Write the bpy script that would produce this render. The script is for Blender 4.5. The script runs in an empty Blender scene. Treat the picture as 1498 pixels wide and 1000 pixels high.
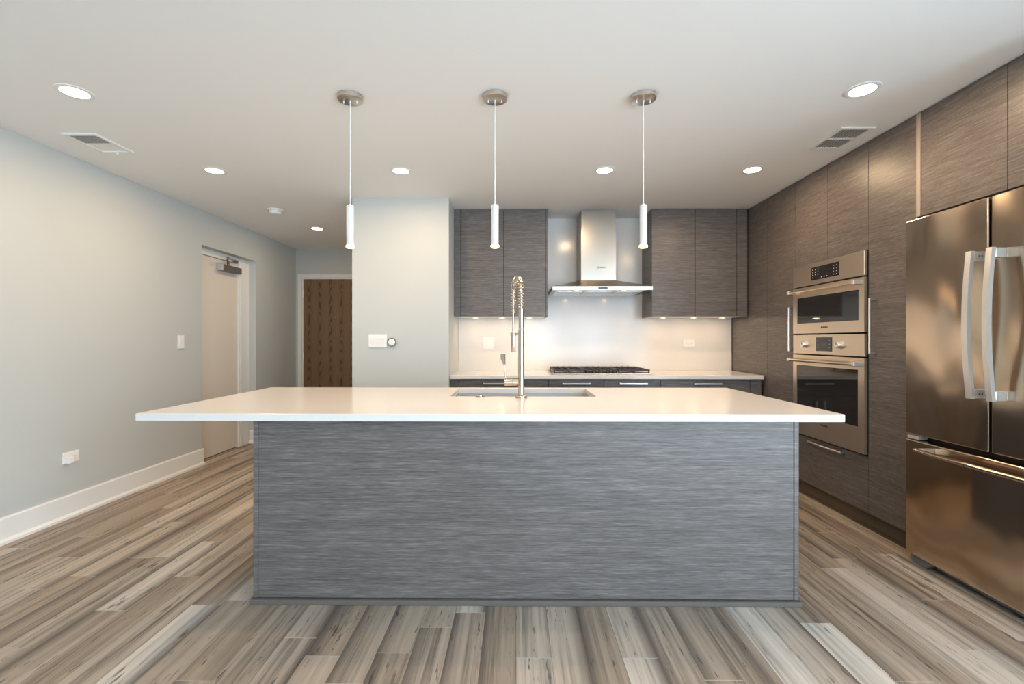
import bpy, bmesh, math, random
from mathutils import Vector, Matrix

# ------------------------------------------------------------------ camera, sky, light, exposure
S = bpy.context.scene
COL = S.collection
CE = 2.443                                  # ceiling height
cam_d = bpy.data.cameras.new('camera')
cam = bpy.data.objects.new('camera', cam_d)
COL.objects.link(cam)
cam_d.sensor_fit = 'HORIZONTAL'
cam_d.sensor_width = 36.0
cam_d.lens = 675.0 / 1498.0 * 36.0
cam_d.shift_y = -3.0 / 1498.0
cam_d.clip_start = 0.05
cam.location = (0, 0, 1.197)
cam.rotation_euler = (math.pi / 2, 0, math.atan(6.0 / 675.0))
S.camera = cam

S.view_settings.view_transform = 'Standard'
S.view_settings.look = 'None'
S.view_settings.gamma = 1.0
S.view_settings.use_curve_mapping = False
S.view_settings.exposure = 0.32
S.cycles.max_bounces = 10
S.cycles.diffuse_bounces = 6
S.cycles.glossy_bounces = 5
S.cycles.sample_clamp_indirect = 4.0
S.cycles.use_denoising = True
S.cycles.caustics_reflective = False
S.cycles.caustics_refractive = False

W = bpy.data.worlds.new('daylight')
S.world = W
W.use_nodes = True
bg = W.node_tree.nodes['Background']
bg.inputs['Color'].default_value = (0.68, 0.845, 1.0, 1)
bg.inputs['Strength'].default_value = 12.0

WARM = (1.0, 0.70, 0.42)
DOWNLIGHT_W = 7.6
PENDANT_W = 2.0
PUCK_W = 0.45
HOOD_W = 0.9


def add_light(name, kind, loc, energy, color, parent=None, size=0.1, size_y=None, rot=(0, 0, 0), shape='DISK', spread=math.pi):
    d = bpy.data.lights.new(name, kind)
    d.energy = energy
    d.color = color
    if kind == 'AREA':
        d.shape = shape
        d.size = size
        if size_y:
            d.size_y = size_y
        d.spread = spread
    else:
        d.shadow_soft_size = size
    o = bpy.data.objects.new(name, d)
    COL.objects.link(o)
    o.location = loc
    o.rotation_euler = rot
    if parent:
        o.parent = parent
    return o


# windows behind the camera: (x0, x1), unseen, sized and placed for the daylight they give
WIN = [(0.20, 1.40), (1.55, 2.75)]       # in the wall behind the camera, x ranges
WINR = [(-3.35, -2.20), (-2.05, -0.90), (-0.75, 0.40)]   # unseen, added in the right wall for side daylight, y ranges
WZ0, WZ1 = 0.06, 2.36
WZF = 1.98                                  # head height of the windows behind the camera, lowered to dim the chimney's reflection
WALL_Y = -3.6
for (a, b) in WIN:
    p = add_light('window_portal', 'AREA', ((a + b) / 2, WALL_Y - 0.20, (WZ0 + WZF) / 2), 1.0, (1, 1, 1),
                  size=b - a, size_y=WZF - WZ0, rot=(math.pi / 2, 0, 0), shape='RECTANGLE')
    p.data.cycles.is_portal = True
for (a, b) in WINR:
    p = add_light('window_portal', 'AREA', (3.05, (a + b) / 2, (WZ0 + WZ1) / 2), 1.0, (1, 1, 1),
                  size=WZ1 - WZ0, size_y=b - a, rot=(0, math.pi / 2, 0), shape='RECTANGLE')
    p.data.cycles.is_portal = True

# ------------------------------------------------------------------ materials


def new_mat(name):
    m = bpy.data.materials.new(name)
    m.use_nodes = True
    nt = m.node_tree
    b = nt.nodes['Principled BSDF']
    return m, nt, b


def N(nt, t, **kw):
    n = nt.nodes.new(t)
    for k, v in kw.items():
        setattr(n, k, v)
    return n


def math_n(nt, op, a, b=None, c=None):
    n = nt.nodes.new('ShaderNodeMath')
    n.operation = op
    for i, v in enumerate((a, b, c)):
        if v is None:
            continue
        if isinstance(v, (int, float)):
            n.inputs[i].default_value = v
        else:
            nt.links.new(v, n.inputs[i])
    return n.outputs[0]


def ramp(nt, fac, stops):
    n = nt.nodes.new('ShaderNodeValToRGB')
    e = n.color_ramp.elements
    while len(e) < len(stops):
        e.new(0.5)
    for i, (p, c) in enumerate(stops):
        e[i].position = p
        e[i].color = (c[0], c[1], c[2], 1) if not isinstance(c, float) else (c, c, c, 1)
    nt.links.new(fac, n.inputs[0])
    return n.outputs[0]


def noise(nt, vec, scale, detail=3.0, rough=0.5, sc=(1, 1, 1)):
    mp = nt.nodes.new('ShaderNodeMapping')
    mp.inputs['Scale'].default_value = sc
    nt.links.new(vec, mp.inputs['Vector'])
    n = nt.nodes.new('ShaderNodeTexNoise')
    n.inputs['Scale'].default_value = scale
    n.inputs['Detail'].default_value = detail
    n.inputs['Roughness'].default_value = rough
    nt.links.new(mp.outputs[0], n.inputs['Vector'])
    return n.outputs['Fac']


def mixc(nt, fac, a, b, mode='MIX'):
    n = nt.nodes.new('ShaderNodeMix')
    n.data_type = 'RGBA'
    n.blend_type = mode
    ins = {'f': n.inputs[0], 'a': n.inputs[6], 'b': n.inputs[7]}
    for k, v in (('f', fac), ('a', a), ('b', b)):
        if isinstance(v, (int, float)):
            ins[k].default_value = v
        elif isinstance(v, tuple):
            ins[k].default_value = (v[0], v[1], v[2], 1)
        else:
            nt.links.new(v, ins[k])
    return n.outputs[2]


def bump(nt, b, h, strength=0.2, dist=0.002):
    n = nt.nodes.new('ShaderNodeBump')
    n.inputs['Strength'].default_value = strength
    n.inputs['Distance'].default_value = dist
    nt.links.new(h, n.inputs['Height'])
    nt.links.new(n.outputs[0], b.inputs['Normal'])


def pos(nt):
    return nt.nodes.new('ShaderNodeNewGeometry').outputs['Position']


def paint(name, col, rough=0.6, var=0.02, bs=0.05):
    m, nt, b = new_mat(name)
    p = pos(nt)
    n = noise(nt, p, 3.0, 3)
    c2 = tuple(max(0, x - var) for x in col)
    nt.links.new(mixc(nt, n, col, c2), b.inputs['Base Color'])
    b.inputs['Roughness'].default_value = rough
    bump(nt, b, noise(nt, p, 220.0, 2), bs, 0.0005)
    return m


def metal(name, col, rough=0.25, brush=(1, 1, 60), wave=0.0, aniso=0.0):
    m, nt, b = new_mat(name)
    p = pos(nt)
    n = noise(nt, p, 14.0, 3, 0.6, brush)
    c2 = tuple(x * 0.98 for x in col)
    nt.links.new(mixc(nt, n, col, c2), b.inputs['Base Color'])
    b.inputs['Metallic'].default_value = 1.0
    r = math_n(nt, 'MULTIPLY_ADD', n, 0.02, rough - 0.01)
    nt.links.new(r, b.inputs['Roughness'])
    if aniso:
        b.inputs['Anisotropic'].default_value = aniso
    if wave:
        bump(nt, b, noise(nt, p, 1.0, 1.5, 0.4, (1, 2.2, 1.1)), 1.0, wave)
    return m


def plain(name, col, rough=0.4, metallic=0.0, spec=0.5, emit=0.0, coat=0.0):
    m, nt, b = new_mat(name)
    p = pos(nt)
    n = noise(nt, p, 40.0, 2)
    nt.links.new(mixc(nt, n, col, tuple(x * 0.94 for x in col)), b.inputs['Base Color'])
    b.inputs['Roughness'].default_value = rough
    b.inputs['Metallic'].default_value = metallic
    b.inputs['Specular IOR Level'].default_value = spec
    b.inputs['Coat Weight'].default_value = coat
    b.inputs['Coat Roughness'].default_value = 0.03
    if emit:
        b.inputs['Emission Color'].default_value = (col[0], col[1], col[2], 1)
        b.inputs['Emission Strength'].default_value = emit
    return m


def laminate_mat():
    m, nt, b = new_mat('grasscloth_laminate')
    p = pos(nt)
    a = noise(nt, p, 1.0, 4, 0.62, (6.0, 6.0, 170))
    c = noise(nt, p, 1.0, 3, 0.6, (20, 20, 430))
    d = noise(nt, p, 1.0, 2, 0.5, (0.9, 0.9, 16))
    f = math_n(nt, 'MULTIPLY_ADD', a, 0.60, math_n(nt, 'MULTIPLY_ADD', c, 0.45, math_n(nt, 'MULTIPLY_ADD', d, 0.12, -0.085)))
    col = ramp(nt, f, [(0.30, (0.056, 0.048, 0.0445)), (0.46, (0.113, 0.100, 0.094)), (0.56, (0.150, 0.134, 0.126)), (0.72, (0.27, 0.244, 0.231))])
    nt.links.new(col, b.inputs['Base Color'])
    b.inputs['Roughness'].default_value = 0.38
    b.inputs['Specular IOR Level'].default_value = 0.45
    bump(nt, b, f, 0.25, 0.0012)
    return m


def floor_mat():
    m, nt, b = new_mat('streaked_grey_plank')
    p = pos(nt)
    sp = N(nt, 'ShaderNodeSeparateXYZ')
    nt.links.new(p, sp.inputs[0])
    x, y = sp.outputs[0], sp.outputs[1]
    PW = 0.1333
    xr = math_n(nt, 'DIVIDE', math_n(nt, 'ADD', x, 40 * PW), PW)
    row = math_n(nt, 'FLOOR', xr)
    u = math_n(nt, 'FRACT', xr)
    wr = N(nt, 'ShaderNodeTexWhiteNoise', noise_dimensions='1D')
    nt.links.new(row, wr.inputs['W'])
    off = math_n(nt, 'MULTIPLY', wr.outputs['Value'], 7.3)
    # boards of uneven length: warp the length axis before cutting it
    yl = math_n(nt, 'DIVIDE', math_n(nt, 'ADD', math_n(nt, 'ADD', y, 20.0), off), 0.92)
    wob = math_n(nt, 'SINE', math_n(nt, 'MULTIPLY', yl, 2.1))
    yl = math_n(nt, 'MULTIPLY_ADD', wob, 0.22, yl)
    seg = math_n(nt, 'FLOOR', yl)
    v = math_n(nt, 'FRACT', yl)
    cid = N(nt, 'ShaderNodeCombineXYZ')
    nt.links.new(row, cid.inputs[0])
    nt.links.new(seg, cid.inputs[1])
    wn = N(nt, 'ShaderNodeTexWhiteNoise', noise_dimensions='3D')
    nt.links.new(cid.outputs[0], wn.inputs['Vector'])
    rnd = wn.outputs['Value']
    sc = N(nt, 'ShaderNodeSeparateXYZ')
    nt.links.new(wn.outputs['Color'], sc.inputs[0])
    r2, r3 = sc.outputs[0], sc.outputs[1]
    # coordinates that differ from board to board
    cv = N(nt, 'ShaderNodeCombineXYZ')
    nt.links.new(math_n(nt, 'MULTIPLY_ADD', rnd, 31.0, x), cv.inputs[0])
    nt.links.new(math_n(nt, 'MULTIPLY_ADD', r2, 17.0, y), cv.inputs[1])
    nt.links.new(math_n(nt, 'MULTIPLY', r3, 9.0), cv.inputs[2])
    q = cv.outputs[0]
    g1 = noise(nt, q, 1.0, 4, 0.6, (42, 1.0, 1))
    g2 = noise(nt, q, 1.0, 4, 0.65, (150, 3.2, 1))
    g3 = noise(nt, q, 1.0, 3, 0.6, (15, 0.35, 1))
    base = ramp(nt, rnd, [(0.0, (0.29, 0.225, 0.168)), (0.4, (0.365, 0.293, 0.228)), (0.8, (0.45, 0.378, 0.308)), (1.0, (0.54, 0.485, 0.42))])
    f = math_n(nt, 'MULTIPLY_ADD', g3, 0.9, math_n(nt, 'MULTIPLY_ADD', g1, 0.75, math_n(nt, 'MULTIPLY', g2, 0.45)))
    mul = ramp(nt, math_n(nt, 'DIVIDE', f, 2.1), [(0.36, 0.28), (0.44, 0.68), (0.51, 1.02), (0.62, 1.28)])
    col = mixc(nt, 1.0, base, mul, 'MULTIPLY')
    # dark heart band that runs along one side of many boards
    side = math_n(nt, 'ABSOLUTE', math_n(nt, 'SUBTRACT', u, math_n(nt, 'GREATER_THAN', r2, 0.5)))
    bandw = math_n(nt, 'MULTIPLY_ADD', g3, 0.85, -0.08)
    band = math_n(nt, 'SUBTRACT', 1.0, math_n(nt, 'SMOOTH_MIN', math_n(nt, 'DIVIDE', side, bandw), 1.0, 0.25))
    band = math_n(nt, 'MULTIPLY', math_n(nt, 'MAXIMUM', band, 0.0), math_n(nt, 'GREATER_THAN', r3, 0.30))
    col = mixc(nt, math_n(nt, 'MULTIPLY', band, 0.88), col, (0.105, 0.083, 0.066))
    # black flecks and checks
    k1 = noise(nt, q, 1.0, 2, 0.6, (75, 10, 1))
    k2 = noise(nt, q, 1.0, 1, 0.5, (22, 2.0, 1))
    kk = math_n(nt, 'MULTIPLY', ramp(nt, k1, [(0.60, 0.0), (0.68, 1.0)]), ramp(nt, k2, [(0.46, 0.0), (0.58, 1.0)]))
    col = mixc(nt, math_n(nt, 'MULTIPLY', kk, 0.8), col, (0.045, 0.04, 0.036))
    # joints
    eu = math_n(nt, 'MINIMUM', u, math_n(nt, 'SUBTRACT', 1.0, u))
    ju = math_n(nt, 'LESS_THAN', eu, 0.010)
    ev = math_n(nt, 'MINIMUM', v, math_n(nt, 'SUBTRACT', 1.0, v))
    jv = math_n(nt, 'LESS_THAN', ev, 0.0020)
    col = mixc(nt, math_n(nt, 'MULTIPLY', ju, 0.55), col, (0.10, 0.085, 0.07))
    col = mixc(nt, math_n(nt, 'MULTIPLY', jv, 0.6), col, (0.55, 0.48, 0.42))
    nt.links.new(col, b.inputs['Base Color'])
    b.inputs['Roughness'].default_value = 0.42
    b.inputs['Specular IOR Level'].default_value = 0.35
    h = math_n(nt, 'SUBTRACT', g2, math_n(nt, 'MULTIPLY', math_n(nt, 'MAXIMUM', ju, jv), 2.0))
    bump(nt, b, h, 0.12, 0.001)
    return m


def door_wood_mat():
    m, nt, b = new_mat('walnut_veneer')
    p = pos(nt)
    sp = N(nt, 'ShaderNodeSeparateXYZ')
    nt.links.new(p, sp.inputs[0])
    x, z = sp.outputs[0], sp.outputs[2]
    xr = math_n(nt, 'DIVIDE', math_n(nt, 'ADD', x, 10.02), 0.148)
    u = math_n(nt, 'SUBTRACT', math_n(nt, 'FRACT', xr), 0.5)
    u2 = math_n(nt, 'MULTIPLY', u, u)
    wob = noise(nt, p, 1.0, 3, 0.55, (16, 1, 3.0))
    f = math_n(nt, 'ADD', math_n(nt, 'MULTIPLY', z, 7.0), math_n(nt, 'MULTIPLY_ADD', u2, 34.0, math_n(nt, 'MULTIPLY', wob, 3.6)))
    s = math_n(nt, 'MULTIPLY_ADD', math_n(nt, 'SINE', math_n(nt, 'MULTIPLY', f, 6.283)), 0.5, 0.5)
    near = math_n(nt, 'SUBTRACT', 1.0, math_n(nt, 'MINIMUM', math_n(nt, 'MULTIPLY', u2, 11.0), 1.0))
    s = math_n(nt, 'MULTIPLY', math_n(nt, 'POWER', s, 1.7), math_n(nt, 'POWER', near, 2.0))
    g = noise(nt, p, 1.0, 4, 0.6, (170, 1, 5))
    base = mixc(nt, g, (0.115, 0.066, 0.031), (0.26, 0.158, 0.08))
    col = mixc(nt, math_n(nt, 'MULTIPLY', s, 0.85), base, (0.038, 0.02, 0.01))
    nt.links.new(col, b.inputs['Base Color'])
    b.inputs['Roughness'].default_value = 0.4
    return m


def quartz_mat():
    m, nt, b = new_mat('white_quartz')
    p = pos(nt)
    n = noise(nt, p, 260.0, 2)
    c = noise(nt, p, 2.2, 4)
    col = mixc(nt, ramp(nt, n, [(0.45, 0.0), (0.65, 1.0)]), (0.71, 0.685, 0.655), (0.745, 0.725, 0.70))
    col = mixc(nt, math_n(nt, 'MULTIPLY', c, 0.12), col, (0.69, 0.66, 0.63))
    nt.links.new(col, b.inputs['Base Color'])
    b.inputs['Roughness'].default_value = 0.17
    b.inputs['Specular IOR Level'].default_value = 0.5
    return m


def pane_mat():
    m = bpy.data.materials.new('window_glass')
    m.use_nodes = True
    nt = m.node_tree
    nt.nodes.clear()
    o = N(nt, 'ShaderNodeOutputMaterial')
    t = N(nt, 'ShaderNodeBsdfTransparent')
    g = N(nt, 'ShaderNodeBsdfGlossy')
    g.inputs['Roughness'].default_value = 0.02
    mx = N(nt, 'ShaderNodeMixShader')
    mx.inputs[0].default_value = 0.06
    nt.links.new(t.outputs[0], mx.inputs[1])
    nt.links.new(g.outputs[0], mx.inputs[2])
    nt.links.new(mx.outputs[0], o.inputs[0])
    return m


M = {}
M['wall'] = paint('pale_grey_green_paint', (0.535, 0.555, 0.54), 0.55)
M['ceiling'] = paint('white_ceiling_paint', (0.90, 0.895, 0.88), 0.7, 0.01)
M['trim'] = paint('white_trim_paint', (0.80, 0.79, 0.76), 0.35, 0.01, 0.02)
M['door_white'] = paint('cream_door_paint', (0.76, 0.69, 0.60), 0.4, 0.01, 0.02)
M['laminate'] = laminate_mat()
M['floor'] = floor_mat()
M['walnut'] = door_wood_mat()
M['quartz'] = quartz_mat()
M['pane'] = pane_mat()
M['steel'] = metal('brushed_stainless', (0.42, 0.385, 0.335), 0.28, (2, 2, 10), 0.0)
M['steel_fridge'] = metal('warm_tinted_stainless_door', (0.62, 0.495, 0.375), 0.18, (40, 1, 1), 0.08)  # plain stainless, its warm brown reflections tinted into the base colour
M['handle'] = metal('satin_handle_steel', (0.88, 0.865, 0.84), 0.30, (1, 1, 30))
M['oven_steel_lit'] = metal('warm_lit_stainless', (0.78, 0.67, 0.545), 0.36, (2, 2, 10))  # lit copy of the hood's stainless, warm light put into its colour
M['sink_steel'] = plain('sink_steel', (0.60, 0.62, 0.64), 0.35, 0.6)
M['fridge_handle'] = plain('pale_satin_handle', (0.78, 0.765, 0.745), 0.33, 0.6)
M['edge'] = plain('pale_edge_band', (0.40, 0.33, 0.275), 0.45)
M['dial'] = plain('dark_dial_metal', (0.16, 0.155, 0.15), 0.4)
M['nickel'] = metal('brushed_nickel', (0.55, 0.485, 0.405), 0.26, (1, 1, 40))
M['canopy'] = metal('satin_nickel_canopy', (0.62, 0.58, 0.54), 0.34, (30, 1, 1))
M['alu'] = plain('satin_white_tube', (0.78, 0.78, 0.77), 0.35, 0.0)
M['black'] = plain('black_glass', (0.012, 0.011, 0.011), 0.05, 0, 0.6, 0, 0.5)
M['black_matte'] = plain('black_recess', (0.012, 0.012, 0.012), 0.6)
M['iron'] = plain('cast_iron', (0.030, 0.025, 0.022), 0.5)
M['brass'] = plain('brass_burner', (0.45, 0.30, 0.14), 0.35, 0.9)
M['plastic'] = plain('white_plastic', (0.86, 0.855, 0.835), 0.32)
M['plastic_dark'] = plain('grey_plastic', (0.20, 0.205, 0.21), 0.45)
M['closer'] = plain('grey_closer_metal', (0.20, 0.19, 0.165), 0.4, 0.6)
M['grille'] = plain('dark_vent_interior', (0.05, 0.049, 0.047), 0.7)
M['slat'] = plain('grey_vent_slat', (0.46, 0.45, 0.44), 0.5)
M['mark'] = plain('pale_key_legend', (0.62, 0.62, 0.60), 0.5)
M['mark_dim'] = plain('dim_key_legend', (0.26, 0.25, 0.24), 0.5)
M['logo'] = plain('dark_logo_print', (0.035, 0.033, 0.032), 0.4)
M['toekick'] = plain('brown_toe_kick', (0.115, 0.088, 0.058), 0.5)
M['shoe'] = plain('grey_shoe_strip', (0.13, 0.115, 0.10), 0.6, 0, 0.2)
M['shadow_gap'] = plain('gap_shade_carcass', (0.03, 0.028, 0.027), 0.7)  # near-black, so the shade in the door gaps is in the colour
M['lamp'] = plain('warm_lamp_diffuser', (1.0, 0.86, 0.66), 0.5, 0, 0.5, 9.0)
M['lamp_pendant'] = plain('warm_pendant_lens', (1.0, 0.68, 0.34), 0.5, 0, 0.5, 6.0)
M['lamp_small'] = plain('warm_puck_lens', (1.0, 0.78, 0.50), 0.5, 0, 0.5, 2.5)
M['lcd'] = plain('blue_grey_display', (0.05, 0.065, 0.07), 0.2)

# ------------------------------------------------------------------ mesh helpers


class MB:
    def __init__(s):
        s.bm = bmesh.new()

    def box(s, x0, x1, y0, y1, z0, z1, bev=0.0, seg=2):
        r = bmesh.ops.create_cube(s.bm, size=1.0)
        vs = r['verts']
        for v in vs:
            v.co = Vector(((x0 + x1) / 2 + v.co.x * (x1 - x0), (y0 + y1) / 2 + v.co.y * (y1 - y0), (z0 + z1) / 2 + v.co.z * (z1 - z0)))
        if bev:
            es = list({e for v in vs for e in v.link_edges})
            bmesh.ops.bevel(s.bm, geom=es, offset=bev, segments=seg, affect='EDGES', profile=0.5)
        return s

    def cyl(s, p0, p1, r0, r1=None, n=32, caps=True):
        p0, p1 = Vector(p0), Vector(p1)
        r1 = r0 if r1 is None else r1
        d = p1 - p0
        q = d.to_track_quat('Z', 'Y')
        a, b = [], []
        for i in range(n):
            t = 2 * math.pi * i / n
            c = Vector((math.cos(t), math.sin(t), 0))
            a.append(s.bm.verts.new(p0 + q @ (c * r0)))
            b.append(s.bm.verts.new(p1 + q @ (c * r1)))
        for i in range(n):
            j = (i + 1) % n
            f = s.bm.faces.new((a[i], a[j], b[j], b[i]))
            f.smooth = True
        if caps:
            s.bm.faces.new(list(reversed(a)))
            s.bm.faces.new(b)
        return s

    def lathe(s, c, prof, axis='Z', n=40, ring=False):
        """prof: list of (radius, height along axis) from c."""
        c = Vector(c)
        rings = []
        for r, h in prof:
            ring = []
            for i in range(n):
                t = 2 * math.pi * i / n
                a, b = r * math.cos(t), r * math.sin(t)
                if axis == 'Z':
                    o = Vector((a, b, h))
                elif axis == 'Y':
                    o = Vector((a, h, b))
                else:
                    o = Vector((h, a, b))
                ring.append(s.bm.verts.new(c + o))
            rings.append(ring)
        for k in range(len(rings) if ring else len(rings) - 1):
            q = (k + 1) % len(rings)
            for i in range(n):
                j = (i + 1) % n
                f = s.bm.faces.new((rings[k][i], rings[k][j], rings[q][j], rings[q][i]))
                f.smooth = True
        if ring:
            return s
        if prof[0][0] > 1e-5:
            s.bm.faces.new(list(reversed(rings[0])))
        if prof[-1][0] > 1e-5:
            s.bm.faces.new(rings[-1])
        return s

    def tube(s, pts, r, n=10, closed=False, flat=1.0):
        pts = [Vector(p) for p in pts]
        rings = []
        up = None
        L = len(pts)
        for i, p in enumerate(pts):
            if closed:
                t = (pts[(i + 1) % L] - pts[i - 1]).normalized()
            else:
                t = (pts[min(i + 1, L - 1)] - pts[max(i - 1, 0)]).normalized()
            if up is None:
                up = Vector((0, 0, 1)) if abs(t.z) < 0.9 else Vector((0, 1, 0))
            sx = t.cross(up)
            if sx.length < 1e-6:
                sx = t.orthogonal()
            sx.normalize()
            up = sx.cross(t).normalized()
            rr = r[i] if isinstance(r, (list, tuple)) else r
            rings.append([s.bm.verts.new(p + sx * (math.cos(2 * math.pi * k / n) * rr) + up * (math.sin(2 * math.pi * k / n) * rr * flat)) for k in range(n)])
        m = L if closed else L - 1
        for i in range(m):
            a, b = rings[i], rings[(i + 1) % L]
            for k in range(n):
                f = s.bm.faces.new((a[k], a[(k + 1) % n], b[(k + 1) % n], b[k]))
                f.smooth = True
        if not closed:
            s.bm.faces.new(list(reversed(rings[0])))
            s.bm.faces.new(rings[-1])
        return s

    def prism(s, poly, axis, a, b):
        """extrude 2D polygon along axis between a and b. poly axes: X->(y,z), Y->(x,z), Z->(x,y)"""
        def P(u, v, w):
            return {'X': (w, u, v), 'Y': (u, w, v), 'Z': (u, v, w)}[axis]
        A = [s.bm.verts.new(P(u, v, a)) for u, v in poly]
        B = [s.bm.verts.new(P(u, v, b)) for u, v in poly]
        n = len(poly)
        s.bm.faces.new(A)
        s.bm.faces.new(list(reversed(B)))
        for i in range(n):
            j = (i + 1) % n
            s.bm.faces.new((A[j], A[i], B[i], B[j]))
        return s

    def ring_slab(s, o, h, z0, z1, bev=0.0):
        """slab o=(x0,x1,y0,y1) with rectangular hole h, one closed mesh"""
        ox = [(o[0], o[2]), (o[1], o[2]), (o[1], o[3]), (o[0], o[3])]
        hx = [(h[0], h[2]), (h[1], h[2]), (h[1], h[3]), (h[0], h[3])]
        vs = {}
        for nm, pts in (('o', ox), ('h', hx)):
            for zi, z in enumerate((z0, z1)):
                vs[nm, zi] = [s.bm.verts.new((x, y, z)) for x, y in pts]
        outer_edges = []
        for i in range(4):
            j = (i + 1) % 4
            s.bm.faces.new((vs['o', 1][i], vs['o', 1][j], vs['h', 1][j], vs['h', 1][i]))
            s.bm.faces.new((vs['o', 0][j], vs['o', 0][i], vs['h', 0][i], vs['h', 0][j]))
            s.bm.faces.new((vs['o', 0][i], vs['o', 0][j], vs['o', 1][j], vs['o', 1][i]))
            s.bm.faces.new((vs['h', 0][j], vs['h', 0][i], vs['h', 1][i], vs['h', 1][j]))
        if bev:
            s.bm.edges.ensure_lookup_table()
            ov = set(vs['o', 0] + vs['o', 1])
            es = [e for e in s.bm.edges if e.verts[0] in ov and e.verts[1] in ov and
                  (abs(e.verts[0].co.z - e.verts[1].co.z) > 1e-4 or abs(e.verts[0].co.z - e.verts[1].co.z) < 1e-6)]
            bmesh.ops.bevel(s.bm, geom=es, offset=bev, segments=2, affect='EDGES', profile=0.5)
        return s


def root_loc(p):
    v = Vector((0, 0, 0))
    while p is not None:
        v += p.location
        p = p.parent
    return v


def obj(name, mb, mat, parent=None, label=None, origin=None):
    """link one mesh object; coordinates in mb are world coordinates"""
    bm = mb.bm
    bmesh.ops.recalc_face_normals(bm, faces=bm.faces[:])
    off = root_loc(parent) if parent else Vector(origin or (0, 0, 0))
    if off.length:
        bmesh.ops.translate(bm, vec=-off, verts=bm.verts[:])
    for e in bm.edges:
        if len(e.link_faces) != 2 or e.calc_face_angle(0.0) > math.radians(38):
            e.smooth = False
    me = bpy.data.meshes.new(name)
    bm.to_mesh(me)
    bm.free()
    me.materials.append(M[mat])
    o = bpy.data.objects.new(name, me)
    COL.objects.link(o)
    if parent:
        o.parent = parent
    elif origin:
        o.location = origin
    if label:
        o['label'] = label
    return o


def thing(name, label, cat, loc, group=None):
    o = bpy.data.objects.new(name, None)
    o.empty_display_size = 0.05
    COL.objects.link(o)
    o.location = loc
    o['label'] = label
    o['category'] = cat
    if group:
        o['group'] = group
    return o


def tag(o, label, cat, group=None):
    o['label'] = label
    o['category'] = cat
    if group:
        o['group'] = group
    return o


def struct(name, mb, mat, parent=None):
    o = obj(name, mb, mat, parent)
    if parent is None:
        o['kind'] = 'structure'
    return o


def dup(root, loc, label, group=None):
    r = root.copy()
    COL.objects.link(r)
    r.location = loc
    r['label'] = label
    if group:
        r['group'] = group
    for ch in list(root.children):
        c = ch.copy()
        COL.objects.link(c)
        c.parent = r
        for g in list(ch.children):
            d = g.copy()
            COL.objects.link(d)
            d.parent = c
    return r


def text_obj(name, txt, size, matrix, mat, parent, label=None, extrude=0.0004):
    cu = bpy.data.curves.new(name, 'FONT')
    cu.body = txt
    cu.size = size
    cu.extrude = extrude
    cu.align_x = 'CENTER'
    cu.align_y = 'CENTER'
    cu.offset = size * 0.02
    t = bpy.data.objects.new(name, cu)
    COL.objects.link(t)
    dg = bpy.context.evaluated_depsgraph_get()
    me = bpy.data.meshes.new_from_object(t.evaluated_get(dg))
    bpy.data.objects.remove(t)
    bpy.data.curves.remove(cu)
    mb = MB()
    mb.bm.from_mesh(me)
    bpy.data.meshes.remove(me)
    bmesh.ops.transform(mb.bm, matrix=matrix, verts=mb.bm.verts[:])
    return obj(name, mb, mat, parent, label)


def brand_mark(parent, centre, right, height):
    """round emblem and word mark lying on a face; right = reading direction"""
    R = Vector(right)
    U = Vector((0, 0, 1))
    F = R.cross(U)
    Mx = Matrix((R, U, F)).transposed().to_4x4()
    c = Vector(centre)
    Mx.translation = c + R * height * 1.0
    o = text_obj('word_mark', 'BOSCH', height * 1.25, Mx, 'logo', parent, 'dark printed maker name')
    mb = MB()
    k = c - R * height * 2.2
    rr = height * 0.62
    pts = [k + R * (rr * math.cos(t)) + U * (rr * math.sin(t)) + F * 0.0003 for t in [2 * math.pi * i / 24 for i in range(24)]]
    mb.tube(pts, height * 0.07, 6, True)
    for sgn in (-1, 1):
        mb.tube([k + R * (sgn * rr * 0.42) + U * (-rr * 0.6) + F * 0.0003, k + R * (sgn * rr * 0.42) + U * (rr * 0.6) + F * 0.0003], height * 0.07, 6)
    mb.tube([k - R * (rr * 0.42) + F * 0.0003, k + R * (rr * 0.42) + F * 0.0003], height * 0.07, 6)
    obj('emblem', mb, 'logo', parent, 'round emblem beside the maker name')
    return o


# ------------------------------------------------------------------ room shell
XL, XWR = -3.02, 2.84
YB, YH = 4.755, 6.30
struct('floor', MB().box(-3.35, 3.05, WALL_Y - 0.2, 6.5, -0.10, 0.0), 'floor')
struct('ceiling', MB().box(-3.35, 3.05, WALL_Y - 0.2, 6.5, CE, CE + 0.10), 'ceiling')
A0, A1, AZ = 4.405, 5.335, 2.112             # door recess in the left wall
struct('wall_left', MB().box(-3.30, XL, WALL_Y, A0, 0, CE).box(-3.30, XL, A0, A1, AZ, CE).box(-3.30, XL, A1, YH, 0, CE).box(-3.30, -3.178, A0, A1, 0, AZ), 'wall')
D0, D1, DZ = -2.932, -2.00, 2.043            # opening of the wood door
struct('wall_far', MB().box(-3.30, D0, YH, YH + 0.14, 0, CE).box(D0, D1, YH, YH + 0.14, DZ, CE).box(D1, -1.445, YH, YH + 0.14, 0, CE), 'wall')
struct('wall_centre', MB().box(-1.445, -0.592, 4.055, YH + 0.14, 0, CE), 'wall')
struct('wall_back', MB().box(-0.592, XWR, YB, YB + 0.14, 0, CE), 'wall')
wr = MB().box(XWR, XWR + 0.14, WALL_Y, YB + 0.14, 0, WZ0).box(XWR, XWR + 0.14, WALL_Y, YB + 0.14, WZ1, CE)
ys = [WALL_Y] + [v for ab in WINR for v in ab] + [YB + 0.14]
for i in range(0, len(ys), 2):
    wr.box(XWR, XWR + 0.14, ys[i], ys[i + 1], WZ0, WZ1)
struct('wall_right', wr, 'wall')
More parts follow.
